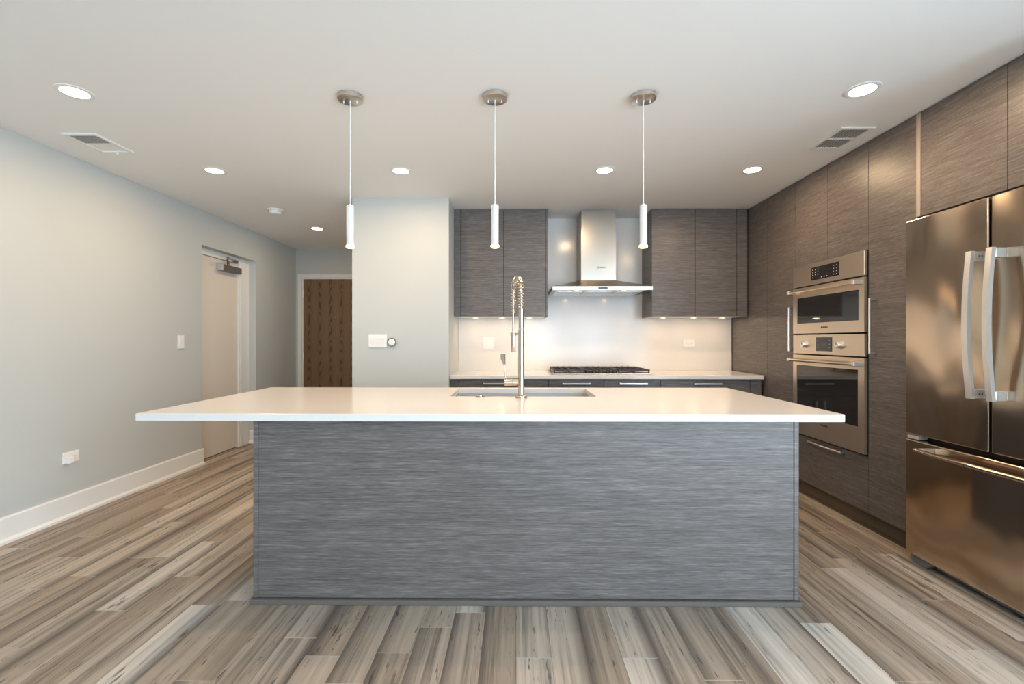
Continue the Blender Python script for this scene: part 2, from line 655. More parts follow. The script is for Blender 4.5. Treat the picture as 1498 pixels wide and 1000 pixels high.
wf = MB().box(-3.30, XWR, WALL_Y - 0.14, WALL_Y, 0, WZ0).box(-3.30, XWR, WALL_Y - 0.14, WALL_Y, WZF, CE)
xs = [-3.30] + [v for ab in WIN for v in ab] + [XWR]
for i in range(0, len(xs), 2):
    wf.box(xs[i], xs[i + 1], WALL_Y - 0.14, WALL_Y, WZ0, WZF)
struct('wall_front', wf, 'wall')
for i, (a, b) in enumerate(WIN):
    t = 0.05
    f = MB()
    yy0, yy1 = WALL_Y - 0.11, WALL_Y - 0.05
    f.box(a, a + t, yy0, yy1, WZ0, WZF).box(b - t, b, yy0, yy1, WZ0, WZF)
    f.box(a + t, b - t, yy0, yy1, WZ0, WZ0 + t).box(a + t, b - t, yy0, yy1, WZF - t, WZF)
    f.box((a + b) / 2 - 0.025, (a + b) / 2 + 0.025, yy0, yy1, WZ0 + t, WZF - t)
    w = struct('window_%d' % (i + 1), f, 'trim')
    obj('pane', MB().box(a + t, (a + b) / 2 - 0.025, WALL_Y - 0.084, WALL_Y - 0.078, WZ0 + t, WZF - t)
        .box((a + b) / 2 + 0.025, b - t, WALL_Y - 0.084, WALL_Y - 0.078, WZ0 + t, WZF - t), 'pane', w)


for i, (a, b) in enumerate(WINR):
    t = 0.05
    f = MB()
    xx0, xx1 = XWR + 0.05, XWR + 0.11
    f.box(xx0, xx1, a, a + t, WZ0, WZ1).box(xx0, xx1, b - t, b, WZ0, WZ1)
    f.box(xx0, xx1, a + t, b - t, WZ0, WZ0 + t).box(xx0, xx1, a + t, b - t, WZ1 - t, WZ1)
    w = struct('window_%d' % (i + 1 + len(WIN)), f, 'trim')
    obj('pane', MB().box(XWR + 0.078, XWR + 0.084, a + t, b - t, WZ0 + t, WZ1 - t), 'pane', w)


def baseboard(mb, axis, at, a, b, sgn):
    """profile board with a shoe strip; axis is the direction it runs along"""
    if axis == 'Y':
        mb.prism([(at, 0), (at + sgn * 0.030, 0), (at + sgn * 0.030, 0.016), (at + sgn * 0.015, 0.030), (at + sgn * 0.015, 0.146), (at + sgn * 0.010, 0.155), (at, 0.155)], 'Y', a, b)
    else:
        mb.prism([(at, 0), (at + sgn * 0.030, 0), (at + sgn * 0.030, 0.016), (at + sgn * 0.015, 0.030), (at + sgn * 0.015, 0.146), (at + sgn * 0.010, 0.155), (at, 0.155)], 'X', a, b)
    return mb


struct('baseboard_left', baseboard(baseboard(MB(), 'Y', XL, WALL_Y + 0.002, A0 + 0.012, 1), 'Y', XL, A1, YH - 0.002, 1), 'trim')
struct('baseboard_recess', baseboard(MB(), 'X', A1, -3.095, XL + 0.012, -1), 'trim')
struct('baseboard_centre', baseboard(MB(), 'X', 4.055, -1.44, -0.60, -1), 'trim')

# white door in the left wall's recess
d1 = struct('door_1', MB().box(-3.165, -3.122, A0 + 0.002, 5.146, 0.008, 2.046), 'door_white')
obj('door_frame', MB().box(-3.175, -3.105, 5.149, A1 - 0.001, 0, AZ - 0.001).box(-3.120, -3.098, 5.175, 5.305, 0, 2.06)
    .box(-3.175, -3.105, A0 + 0.001, 5.149, 2.050, AZ - 0.001).box(-3.112, -3.098, A0 + 0.001, 5.175, 2.078, AZ - 0.002), 'trim', d1)
cb = MB().box(-3.122, -3.058, 4.80, 5.12, 1.925, 1.993, 0.006)
clo = obj('door_closer', cb, 'closer', d1, 'dark grey surface closer')
obj('end_cap', MB().box(-3.121, -3.056, 4.772, 4.80, 1.923, 1.995, 0.004), 'slat', clo)
arm = MB().cyl((-3.090, 4.93, 1.990), (-3.090, 4.93, 2.022), 0.014)
arm.tube([(-3.090, 4.93, 2.015), (-3.02, 4.80, 2.030), (-2.985, 4.755, 2.040)], 0.009, 8, flat=0.6)
arm.tube([(-2.985, 4.755, 2.046), (-3.04, 4.92, 2.056), (-3.100, 5.06, 2.064)], 0.008, 8, flat=0.7)
arm.cyl((-2.985, 4.755, 2.030), (-2.985, 4.755, 2.056), 0.012)
arm.box(-3.104, -3.085, 5.03, 5.10, 2.050, 2.076)
obj('closer_arm', arm, 'closer', clo)
obj('door_handle', MB().cyl((-3.122, 4.47, 0.98), (-3.08, 4.47, 0.98), 0.011).box(-3.090, -3.075, 4.45, 4.49, 0.95, 1.01, 0.005), 'handle', d1)

# wood door at the end of the hall
d2 = struct('door_2', MB().box(-2.917, D1 - 0.015, YH + 0.012, YH + 0.055, 0.008, 2.031), 'walnut')
cs = MB()
cs.box(-2.985, -2.932, YH - 0.016, YH, 0, 2.095).box(D1, D1 + 0.055, YH - 0.016, YH, 0, 2.095).box(-2.932, D1, YH - 0.016, YH, 2.043, 2.095)
cs.box(-2.932, -2.920, YH, YH + 0.12, 0, 2.043).box(D1 - 0.012, D1, YH, YH + 0.12, 0, 2.043).box(-2.920, D1 - 0.012, YH, YH + 0.12, 2.034, 2.043)
obj('door_casing', cs, 'trim', d2)
for z in (1.83, 0.98, 0.25):
    obj('hinge', MB().cyl((-2.922, YH + 0.004, z - 0.05), (-2.922, YH + 0.004, z + 0.05), 0.008), 'handle', d2)
obj('peephole', MB().cyl((-2.475, YH + 0.012, 1.51), (-2.475, YH + 0.004, 1.51), 0.008), 'brass', d2)

# ------------------------------------------------------------------ island
IX0, IX1, IY0, IY1, IZ = -1.194, 1.271, 2.087, 3.125, 0.832
isl = thing('kitchen_island', 'long grey grass-grain island base under the white overhanging top', 'kitchen island', (0.04, 2.60, 0))
obj('front_panel', MB().box(IX0 + 0.022, IX1 - 0.022, IY0 + 0.002, IY0 + 0.022, 0.028, IZ), 'laminate', isl)
for a, b in ((IX0, IX0 + 0.0205), (IX1 - 0.0205, IX1)):
    obj('corner_post', MB().box(a, b, IY0 - 0.002, IY0 + 0.024, 0.028, IZ, 0.0015), 'laminate', isl, 'narrow upright edging strip')
obj('side_panel', MB().box(IX0, IX0 + 0.02, IY0 + 0.025, IY1, 0.028, IZ), 'laminate', isl)
obj('side_panel', MB().box(IX1 - 0.02, IX1, IY0 + 0.025, IY1, 0.028, IZ), 'laminate', isl)
obj('plinth', MB().box(IX0 - 0.010, IX1 + 0.010, IY0 - 0.014, IY0 + 0.010, 0, 0.024, 0.004).box(IX0 - 0.010, IX0 + 0.01, IY0 + 0.010, IY1, 0, 0.024)
    .box(IX1 - 0.01, IX1 + 0.010, IY0 + 0.010, IY1, 0, 0.024), 'shoe', isl, 'dark grey moulding strip along the floor')
obj('back_panel', MB().box(IX0 + 0.0205, IX1 - 0.0205, IY1 - 0.0195, IY1 - 0.0125, 0.10, IZ), 'shadow_gap', isl)
for k in range(4):
    w = (IX1 - IX0 - 0.044) / 4
    a = IX0 + 0.022 + k * w
    dr = obj('door', MB().box(a + 0.002, a + w - 0.002, IY1 - 0.012, IY1 + 0.008, 0.105, IZ - 0.004, 0.001), 'laminate', isl)
    hx = a + (w - 0.05 if k % 2 == 0 else 0.05)
    obj('handle', MB().box(hx - 0.006, hx + 0.006, IY1 + 0.036, IY1 + 0.044, 0.55, 0.75, 0.002).box(hx - 0.005, hx + 0.005, IY1 + 0.008, IY1 + 0.037, 0.56, 0.575)
        .box(hx - 0.005, hx + 0.005, IY1 + 0.008, IY1 + 0.037, 0.725, 0.74), 'handle', dr)

SK = (-0.385, 0.465, 2.675, 3.135 - 0.03)
top = obj('island_countertop', MB().ring_slab((-1.695, 1.445, 2.038, 3.178), SK, 0.836, 0.870, 0.003), 'quartz', None, None, (0, 2.6, 0.836))
tag(top, 'long white quartz slab overhanging the grey island', 'countertop')

snk = thing('undermount_sink', 'stainless sink basin set into the white island slab', 'sink', (0.04, 2.89, 0.62))
bs = MB()
x0, x1, y0, y1 = SK[0] + 0.004, SK[1] - 0.004, SK[2] + 0.004, SK[3] - 0.004
t = 0.004
bs.box(x0, x1, y0, y1, 0.620, 0.620 + t).box(x0, x0 + t, y0, y1, 0.624, 0.836 - 0.001).box(x1 - t, x1, y0, y1, 0.624, 0.835).box(x0 + t, x1 - t, y0, y0 + t, 0.624, 0.835).box(x0 + t, x1 - t, y1 - t, y1, 0.624, 0.835)
obj('basin', bs, 'sink_steel', snk)
obj('drain', MB().lathe((0.04, 2.89, 0.624), [(0.055, 0.0), (0.055, 0.003), (0.042, 0.004), (0.030, 0.001), (0.0, 0.001)]), 'handle', snk)

# faucet on the near side of the sink
FX, FY, FZ = 0.029, 2.622, 0.870
fc = thing('spring_faucet', 'tall brushed nickel spring spout faucet standing before the sink', 'faucet', (FX, FY, FZ))
obj('base_flange', MB().lathe((FX, FY, FZ), [(0.034, 0), (0.034, 0.010), (0.031, 0.014), (0.020, 0.017), (0.0, 0.017)]), 'nickel', fc)
obj('column', MB().cyl((FX, FY, FZ + 0.015), (FX, FY, 1.255), 0.0172).cyl((FX, FY, 1.255), (FX, FY, 1.262), 0.0172, 0.0150).cyl((FX, FY, 1.262), (FX, FY, 1.372), 0.0150), 'nickel', fc)
vb = obj('valve_body', MB().lathe((FX, FY, 0.957), [(0.0175, -0.012), (0.0225, -0.018), (0.0225, -0.048), (0.0215, -0.049), (0.0215, -0.051), (0.0225, -0.052), (0.0225, -0.092), (0.019, -0.096), (0.0, -0.096)], 'X'), 'nickel', fc)
lv = MB().tube([(FX - 0.088, FY, 0.972), (FX - 0.090, FY, 1.00), (FX - 0.094, FY, 1.058)], 0.0042, 10)
pv0 = set(lv.bm.verts)
lv.prism([(FX - 0.0985, 1.052), (FX - 0.0905, 1.052), (FX - 0.0915, 1.118), (FX - 0.119, 1.118), (FX - 0.119, 1.088)], 'Y', FY - 0.003, FY + 0.003)
bmesh.ops.rotate(lv.bm, cent=(FX - 0.094, FY, 1.08), matrix=Matrix.Rotation(math.radians(-28), 3, 'Z'), verts=[v for v in lv.bm.verts if v not in pv0])
obj('lever_handle', lv, 'nickel', fc)
DX, DY = -0.046, 0.150
SR = math.hypot(DX, DY) / 2
ux, uy = DX / (2 * SR), DY / (2 * SR)


def arc_path():
    P = [Vector((FX, FY, z)) for z in [1.372 + i * (1.476 - 1.372) / 8 for i in range(8)]]
    for i in range(33):
        a = math.pi * i / 32
        r = SR * (1 - math.cos(a))
        P.append(Vector((FX + ux * r, FY + uy * r, 1.476 + SR * 1.0 * math.sin(a))))
    P += [Vector((FX + DX, FY + DY, 1.476 - i * (1.476 - 1.358) / 8)) for i in range(1, 9)]
    return P


path = arc_path()
hose = path + [Vector((FX + DX, FY + DY, 1.30)), Vector((FX + DX, FY + DY, 1.235))]
obj('hose', MB().tube(hose, [0.0060] * len(path) + [0.0058, 0.0058], 12), 'nickel', fc)


def helix(path, R, pitch, per=14):
    L = [0.0]
    for i in range(1, len(path)):
        L.append(L[-1] + (path[i] - path[i - 1]).length)
    tot = L[-1]
    n = int(tot / pitch * per)
    out = []
    side = Vector((uy, -ux, 0))
    j = 0
    for k in range(n + 1):
        s_ = tot * k / n
        while j < len(L) - 2 and L[j + 1] < s_:
            j += 1
        q = (s_ - L[j]) / max(1e-9, L[j + 1] - L[j])
        c = path[j].lerp(path[j + 1], q)
        tan = (path[min(j + 2, len(path) - 1)] - path[max(j - 1, 0)]).normalized()
        nrm = side.cross(tan).normalized()
        a = 2 * math.pi * k / per
        out.append(c + side * (R * math.cos(a)) + nrm * (R * math.sin(a)))
    return out


obj('spring_coil', MB().tube(helix(path, 0.0154, 0.0165), 0.0026, 7), 'nickel', fc, 'open wire coil around the hose')
SX, SY = FX + DX, FY + DY
obj('spray_head', MB().lathe((SX, SY, 1.125), [(0.0, 0), (0.0125, 0), (0.0140, 0.003), (0.0140, 0.088), (0.0115, 0.100), (0.0115, 0.116), (0.007, 0.120), (0.0, 0.120)]), 'nickel', fc)
obj('holder_arm', MB().tube([(FX, FY, 1.232), (SX - ux * 0.014, SY - uy * 0.014, 1.232)], 0.006, 10).lathe((SX, SY, 1.222), [(0.0118, 0.0), (0.0175, 0.0), (0.0175, 0.018), (0.0118, 0.018)], ring=True), 'nickel', fc)

asw = obj('air_switch', MB().lathe((-0.206, 2.640, 0.870), [(0.026, 0), (0.026, 0.004), (0.023, 0.007), (0.017, 0.007), (0.016, 0.013), (0.012, 0.0155), (0, 0.016)]), 'nickel', None, None, (-0.206, 2.640, 0.870))
tag(asw, 'small round nickel push button on the slab left of the faucet', 'button')

# ------------------------------------------------------------------ back run
BZ0, BZ1 = 0.851, 0.885
YF = 4.12                                   # front of base drawers


def pull_h(mb, xc, w, y, z):
    """horizontal bar pull on a face looking towards -Y"""
    a, b = xc - w / 2, xc + w / 2
    mb.box(a, b, y - 0.034, y - 0.026, z - 0.0065, z + 0.0065, 0.002)
    mb.box(a, a + 0.012, y - 0.027, y, z - 0.006, z + 0.006)
    mb.box(b - 0.012, b, y - 0.027, y, z - 0.006, z + 0.006)
    return mb


units = [(-0.517, 0.289, 'grey base cabinet behind the faucet, beside the pale wall', 1),
         (0.291, 0.783, 'grey base cabinet under the left half of the cooktop', 0),
         (0.785, 1.283, 'grey base cabinet under the right half of the cooktop', 0),
         (1.285, 2.083, 'grey base cabinet next to the tall oven wall', 0)]
for i, (a, b, lab, first) in enumerate(units):
    c = thing('base_cabinet', lab, 'cabinet', ((a + b) / 2, 4.42, 0), 'base cabinets along the back wall')
    obj('carcass', MB().box(a, b, YF + 0.022, YB - 0.004, 0.10, BZ0 - 0.001), 'shadow_gap', c)
    obj('toe_kick', MB().box(a, b, YF + 0.07, YF + 0.085, 0, 0.10), 'toekick', c)
    dw = obj('drawer', MB().box(a + 0.0015, b - 0.0015, YF, YF + 0.02, 0.70, BZ0 - 0.012, 0.001), 'laminate', c)
    hc = {0: -0.17, 1: 0.537, 2: 1.041, 3: 1.697}[i]
    obj('handle', pull_h(MB(), hc, 0.248, YF, 0.808), 'handle', dw)
    m = (a + b) / 2
    for k, (p, q) in enumerate(((a + 0.0015, m - 0.0015), (m + 0.0015, b - 0.0015))):
        dd = obj('door', MB().box(p, q, YF, YF + 0.02, 0.112, 0.697, 0.001), 'laminate', c)
        obj('handle', MB().box((q - 0.04 if k == 0 else p + 0.03), (q - 0.03 if k == 0 else p + 0.04), YF - 0.03, YF, 0.48, 0.66, 0.002), 'handle', dd)
    if i == 0:
        obj('filler_panel', MB().box(-0.590, a - 0.0015, YF, YF + 0.02, 0.10, BZ0 - 0.004), 'laminate', c)
    if i == 3:
        obj('filler_panel', MB().box(b + 0.0015, 2.178, YF, YF + 0.02, 0.10, BZ0 - 0.004), 'laminate', c)

bc = obj('back_countertop', MB().box(-0.590, 2.184, 4.085, 4.732, BZ0, BZ1, 0.002), 'quartz', None, None, (0.8, 4.42, BZ0))
tag(bc, 'white quartz worktop along the back wall carrying the gas cooktop', 'countertop')
sl = obj('backsplash_slab', MB().box(-0.5915, 2.200, 4.733, 4.753, BZ0, CE - 0.002), 'quartz', None, None, (0.8, 4.743, BZ0))
tag(sl, 'glossy white slab covering the back wall between cabinets and worktop', 'backsplash')

# wall cabinets
UZ, UF, UB = 1.420, 4.392, 4.731


def wall_cabinet(x0, x1, label, fill_left, fill_right, split, lamps, open_side):
    c = thing('wall_cabinet', label, 'cabinet', ((x0 + x1) / 2, 4.56, UZ), 'upper cabinets either side of the hood')
    lo = 0.019 if open_side == 'L' else 0.0
    ro = 0.019 if open_side == 'R' else 0.0
    obj('carcass', MB().box(x0 + lo, x1 - ro, UF + 0.021, UB, UZ + 0.004, CE - 0.003), 'shadow_gap', c)
    if lo:
        obj('end_panel', MB().box(x0, x0 + 0.0185, UF + 0.0205, UB, UZ, CE - 0.003), 'laminate', c)
    e0, e1 = x0, x1
    if fill_left:
        obj('filler_panel', MB().box(x0, fill_left - 0.0025, UF, UF + 0.02, UZ, CE - 0.003), 'laminate', c)
        e0 = fill_left + 0.0025
    if fill_right:
        obj('filler_panel', MB().box(fill_right + 0.0025, x1, UF, UF + 0.02, UZ, CE - 0.003), 'laminate', c)
        e1 = fill_right - 0.0025
    if open_side == 'R':
        obj('end_panel', MB().box(x1 - 0.0185, x1, UF, UB, UZ, CE - 0.003), 'laminate', c)
        e1 = x1 - 0.021
    if open_side == 'L':
        e0 = x0 + 0.001
    obj('door', MB().box(e0, split - 0.0027, UF, UF + 0.02, UZ, CE - 0.006, 0.001), 'laminate', c)
    obj('door', MB().box(split + 0.0027, e1, UF, UF + 0.02, UZ, CE - 0.006, 0.001), 'laminate', c)
    obj('underside_panel', MB().box(x0 + 0.002 + lo, x1 - 0.002 - ro, UF + 0.022, UB - 0.002, UZ, UZ + 0.0035), 'plastic', c, 'pale underside')
    for lx in lamps:
        p = obj('puck_light', MB().lathe((lx, 4.54, UZ - 0.008), [(0.0282, 0), (0.032, 0), (0.034, 0.002), (0.034, 0.0078), (0.0282, 0.0078)], ring=True), 'handle', c)
        obj('lens', MB().lathe((lx, 4.54, UZ - 0.009), [(0.0, 0), (0.027, 0.0), (0.028, 0.0009)]), 'lamp_small', p)
        add_light('puck_glow', 'AREA', (lx, 4.54, UZ - 0.014), PUCK_W, WARM, size=0.05)
    return c


wall_cabinet(-0.588, 0.303, 'grey two-door wall cabinet left of the range hood', -0.527, None, -0.117, (-0.40, -0.14, 0.13), 'R')
wall_cabinet(1.288, 2.190, 'grey two-door wall cabinet right of the range hood', None, 2.092, 1.698, (1.44, 1.74, 2.02), 'L')

# range hood
hx0, hx1, hy0, hy1 = 0.330, 1.243, 4.205, 4.731
hd = thing('range_hood', 'stainless chimney range hood above the gas cooktop', 'range hood', (0.787, 4.50, 1.650))
cb = MB()
cx0, cx1, cyf = 0.624, 0.957, 4.432
cz0, cz1, cz2 = 1.651, 1.686, 1.768
V = [cb.bm.verts.new(p) for p in [(hx0, hy0, cz1), (hx1, hy0, cz1), (hx1, hy1, cz1), (hx0, hy1, cz1), (cx0, cyf, cz2), (cx1, cyf, cz2), (cx1, hy1, cz2), (cx0, hy1, cz2),
                                  (hx0, hy0, cz0), (hx1, hy0, cz0), (hx1, hy1, cz0), (hx0, hy1, cz0)]]
for f in ((0, 1, 5, 4), (1, 2, 6, 5), (2, 3, 7, 6), (3, 0, 4, 7), (4, 5, 6, 7), (8, 9, 1, 0), (9, 10, 2, 1), (10, 11, 3, 2), (11, 8, 0, 3)):
    cb.bm.faces.new([V[i] for i in f])
iv = [cb.bm.verts.new(p) for p in [(hx0 + 0.03, hy0 + 0.03, cz0), (hx1 - 0.03, hy0 + 0.03, cz0), (hx1 - 0.03, hy1 - 0.01, cz0), (hx0 + 0.03, hy1 - 0.01, cz0)]]
ivt = [cb.bm.verts.new((v.co.x, v.co.y, cz0 + 0.012)) for v in iv]
for i in range(4):
    j = (i + 1) % 4
    cb.bm.faces.new((V[8 + i], V[8 + j], iv[j], iv[i]))
    cb.bm.faces.new((iv[i], iv[j], ivt[j], ivt[i]))
cb.bm.faces.new(ivt)
cn = obj('canopy', cb, 'steel', hd)
obj('lower_chimney', MB().box(cx0, cx1, cyf, hy1, cz2, 2.259), 'steel', hd)
obj('upper_chimney', MB().box(cx0 + 0.003, cx1 - 0.003, cyf + 0.003, hy1, 2.259, CE - 0.001), 'steel', hd)
obj('control_panel', MB().box(0.748, 0.832, hy0 - 0.002, hy0, 1.657, 1.679), 'lcd', hd, 'small dark display')
for bx in (0.722, 0.736, 0.844, 0.858):
    obj('button', MB().cyl((bx, hy0, 1.668), (bx, hy0 - 0.003, 1.668), 0.0045, n=16), 'plastic', hd)
for k in range(3):
    a = hx0 + 0.035 + k * (hx1 - hx0 - 0.07) / 3
    b = a + (hx1 - hx0 - 0.07) / 3
    fl = MB().box(a + 0.004, b - 0.004, hy0 + 0.09, hy1 - 0.015, cz0 + 0.003, cz0 + 0.0115)
    fl.box(a + 0.03, b - 0.03, hy0 + 0.12, hy0 + 0.135, cz0, cz0 + 0.003)
    obj('grease_filter', fl, 'handle', hd)
for lx in (0.556, 0.992):
    lm = obj('hood_lamp', MB().lathe((lx, hy0 + 0.060, cz0 - 0.001), [(0.0252, 0), (0.030, 0.0), (0.030, 0.012), (0.0252, 0.012)], ring=True), 'handle', hd)
    obj('lens', MB().lathe((lx, hy0 + 0.060, cz0 - 0.003), [(0, 0), (0.024, 0.0), (0.025, 0.003)]), 'lamp_small', lm)
    add_light('hood_glow', 'AREA', (lx, hy0 + 0.060, cz0 - 0.008), HOOD_W, WARM, size=0.045)
brand_mark(hd, (0.818, cyf - 0.0006, 1.891), (1, 0, 0), 0.015)

# gas cooktop
kx0, kx1, ky0, ky1, kz = 0.318, 1.222, 4.150, 4.655, BZ1 + 0.0005
ck = thing('gas_cooktop', 'stainless gas cooktop with black grates on the back worktop', 'cooktop', (0.77, 4.40, kz))
obj('tray', MB().box(kx0, kx1, ky0, ky1, kz, kz + 0.010, 0.003), 'steel', ck)
W3 = (kx1 - kx0 - 0.03) / 3
for k in range(3):
    a = kx0 + 0.015 + k * W3 + 0.004
    b = a + W3 - 0.008
    gy0, gy1 = (ky0 + 0.015, ky1 - 0.015) if k != 1 else (ky0 + 0.105, ky1 - 0.015)
    z1 = kz + 0.046
    g = MB()
    th = 0.007
    for yy in (gy0, gy1, (gy0 + gy1) / 2):
        g.box(a, b, yy - th, yy + th, z1 - 0.014, z1, 0.002)
    for xx in (a + th, b - th):
        g.box(xx - th, xx + th, gy0, gy1, z1 - 0.014, z1, 0.002)
    for q in (0.3, 0.5, 0.7):
        xx = a + (b - a) * q
        g.box(xx - 0.004, xx + 0.004, gy0, gy1, z1 - 0.010, z1 + 0.003, 0.001)
    for xx in (a + th, b - th, (a + b) / 2):
        for yy in (gy0 + th, gy1 - th):
            g.box(xx - th, xx + th, yy - th, yy + th, kz + 0.010, z1 - 0.012)
    g.box(a + 0.01, b - 0.01, gy0 - th, gy0 - th + 0.004, kz + 0.012, kz + 0.022)
    obj('grate', g, 'iron', ck)
    ys = (gy0 + 0.25 * (gy1 - gy0), gy0 + 0.75 * (gy1 - gy0)) if k != 1 else ((gy0 + gy1) / 2,)
    for yy in ys:
        br = obj('burner', MB().lathe(((a + b) / 2, yy, kz + 0.010), [(0.050, 0), (0.048, 0.008), (0.036, 0.012), (0, 0.012)]), 'brass', ck, 'brass-coloured burner ring')
        obj('burner_cap', MB().lathe(((a + b) / 2, yy, kz + 0.022), [(0.034, 0), (0.034, 0.005), (0.030, 0.008), (0, 0.008)]), 'iron', br)
for q in range(5):
    xx = 0.648 + q * 0.0615
    obj('knob', MB().lathe((xx, ky0 + 0.050, kz + 0.010), [(0.021, 0), (0.021, 0.010), (0.018, 0.030), (0.016, 0.032), (0, 0.032)], n=24).box(xx - 0.003, xx + 0.003, ky0 + 0.032, ky0 + 0.068, kz + 0.041, kz + 0.045), 'iron', ck)

# ------------------------------------------------------------------ tall wall on the right
TX, TD = 2.207, 2.835                       # door plane, back of carcasses
TB, TT = 0.112, CE - 0.004


def pull_v(mb, y, z0, z1, x=TX):
    """vertical bar pull on a face looking towards -X"""
    mb.box(x - 0.042, x - 0.033, y - 0.006, y + 0.006, z0, z1, 0.002)
    mb.box(x - 0.034, x, y - 0.006, y + 0.006, z0, z0 + 0.011)
    mb.box(x - 0.034, x, y - 0.006, y + 0.006, z1 - 0.011, z1)
    return mb


def toe(c, y0, y1):
    obj('toe_kick', MB().box(2.248, 2.262, y0, y1, 0.012, TB - 0.001).box(2.236, 2.247, y0, y1, 0, 0.012), 'toekick', c)


c = thing('pantry_cabinet', 'tall grey pantry in the back corner left of the ovens', 'cabinet', (2.50, 4.20, 0), 'tall cabinets of the right wall')
obj('carcass', MB().box(TX + 0.021, TD, 3.669, 4.750, TB, TT), 'shadow_gap', c)
pd = obj('door', MB().box(TX, TX + 0.02, 3.6695, 4.0735, TB, TT, 0.001), 'laminate', c)
obj('handle', pull_v(MB(), 3.694, 1.108, 1.455), 'handle', pd)
obj('filler_panel', MB().box(TX, TX + 0.02, 4.0765, 4.730, TB, TT), 'laminate', c)
toe(c, 3.669, 4.08)

# oven tower
OY0, OY1 = 2.911, 3.664
c = thing('oven_cabinet', 'tall grey cabinet that houses the two stacked ovens', 'cabinet', (2.50, 3.29, 0), 'tall cabinets of the right wall')
cc = MB().box(TX + 0.021, TD, OY0, OY1 + 0.003, 1.762, TT).box(TX + 0.021, TD, OY0, OY1 + 0.003, TB, 0.472)
cc.box(TX + 0.021, TD, OY0, OY0 + 0.016, 0.472, 1.762).box(TX + 0.021, TD, OY1 - 0.013, OY1 + 0.003, 0.472, 1.762).box(TD - 0.015, TD, OY0 + 0.016, OY1 - 0.013, 0.472, 1.762)
cc.box(TX + 0.021, TD - 0.015, OY0 + 0.016, OY1 - 0.013, 1.236, 1.241)
obj('carcass', cc, 'shadow_gap', c)
obj('upper_door', MB().box(TX, TX + 0.02, OY0 + 0.0015, 3.2895, 1.7625, TT, 0.001), 'laminate', c)
obj('upper_door', MB().box(TX, TX + 0.02, 3.2925, OY1 + 0.0015, 1.7625, TT, 0.001), 'laminate', c)
dw = obj('drawer', MB().box(TX, TX + 0.02, OY0 + 0.0015, OY1 + 0.0015, TB, 0.466, 0.001), 'laminate', c)
hp = MB()
hy = [3.135, 3.175, 3.30, 3.425, 3.465]
hp.tube([(TX - 0.026, 3.125, 0.440), (TX - 0.033, 3.19, 0.440), (TX - 0.036, 3.30, 0.440), (TX - 0.033, 3.41, 0.440), (TX - 0.026, 3.475, 0.440)], 0.006, 10)
hp.box(TX - 0.030, TX, 3.122, 3.138, 0.432, 0.448, 0.002).box(TX - 0.030, TX, 3.462, 3.478, 0.432, 0.448, 0.002)
obj('handle', hp, 'handle', dw)
toe(c, OY0, 3.667)


def panel_keys(parent, mat, x, y_left, y_right, z0, z1, spots, k):
    """tiny legend marks on a face looking towards -X; u runs left to right as seen"""
    for u, v, w, h in spots:
        yc = y_left + (y_right - y_left) * u
        zc = z0 + (z1 - z0) * v
        obj('key_mark', MB().box(x - 0.0006, x, yc - w * k, yc + w * k, zc - h * k, zc + h * k), mat, parent)


OX = 2.184                                  # face of the ovens
oy0, oy1 = OY0 + 0.003, OY1 - 0.006
mw = thing('microwave_oven', 'stainless built-in microwave, upper of the two stacked ovens', 'microwave', (2.30, 3.29, 1.243))
obj('housing', MB().box(OX + 0.022, 2.70, OY0 + 0.019, OY1 - 0.017, 1.244, 1.755), 'black_matte', mw)
cp = obj('control_panel', MB().box(OX, OX + 0.021, oy0, oy1, 1.604, 1.759, 0.002), 'oven_steel_lit', mw)
ds = obj('display', MB().box(OX - 0.002, OX, 3.141, 3.434, 1.635, 1.728), 'black', mw, 'black touch display')
sp = []
for r in range(4):
    for q in range(3):
        if (r, q) in ((0, 1), (0, 2)):
            continue
        sp.append((0.07 + q * 0.10, 0.20 + r * 0.20, 1.0 if (r + q) % 2 else 0.7, 0.7))
for r in range(4):
    for q in range(2):
        sp.append((0.83 + q * 0.10, 0.16 + r * 0.21, 0.7, 0.45))
for q in range(3):
    sp.append((0.40 + q * 0.10, 0.14, 0.8, 0.8))
panel_keys(ds, 'mark', OX - 0.002, 3.434, 3.141, 1.635, 1.728, sp, 0.0042)
dm = MB()
dz0, dz1 = 1.246, 1.594
wy0, wy1, wz0, wz1 = 2.962, 3.606, 1.322, 1.518
dm.box(OX, OX + 0.021, oy0, wy0, dz0, dz1).box(OX, OX + 0.021, wy1, oy1, dz0, dz1).box(OX, OX + 0.021, wy0, wy1, dz0, wz0).box(OX, OX + 0.021, wy0, wy1, wz1, dz1)
dr = obj('door', dm, 'oven_steel_lit', mw)
obj('window_pane', MB().box(OX + 0.003, OX + 0.018, wy0, wy1, wz0, wz1), 'black', dr, 'dark glass window')


def oven_bar(parent, z):
    o = obj('handle', MB().cyl((OX - 0.045, oy0 + 0.012, z), (OX - 0.045, oy1 - 0.012, z), 0.0115, n=24), 'oven_steel_lit', parent)
    for ya in (oy0 + 0.010, oy1 - 0.034):
        obj('handle_post', MB().box(OX - 0.058, OX, ya, ya + 0.024, z - 0.0135, z + 0.0135, 0.004), 'fridge_handle', parent)
    return o


oven_bar(dr, 1.562)
brand_mark(dr, (OX - 0.0006, 3.290, 1.287), (0, -1, 0), 0.012)

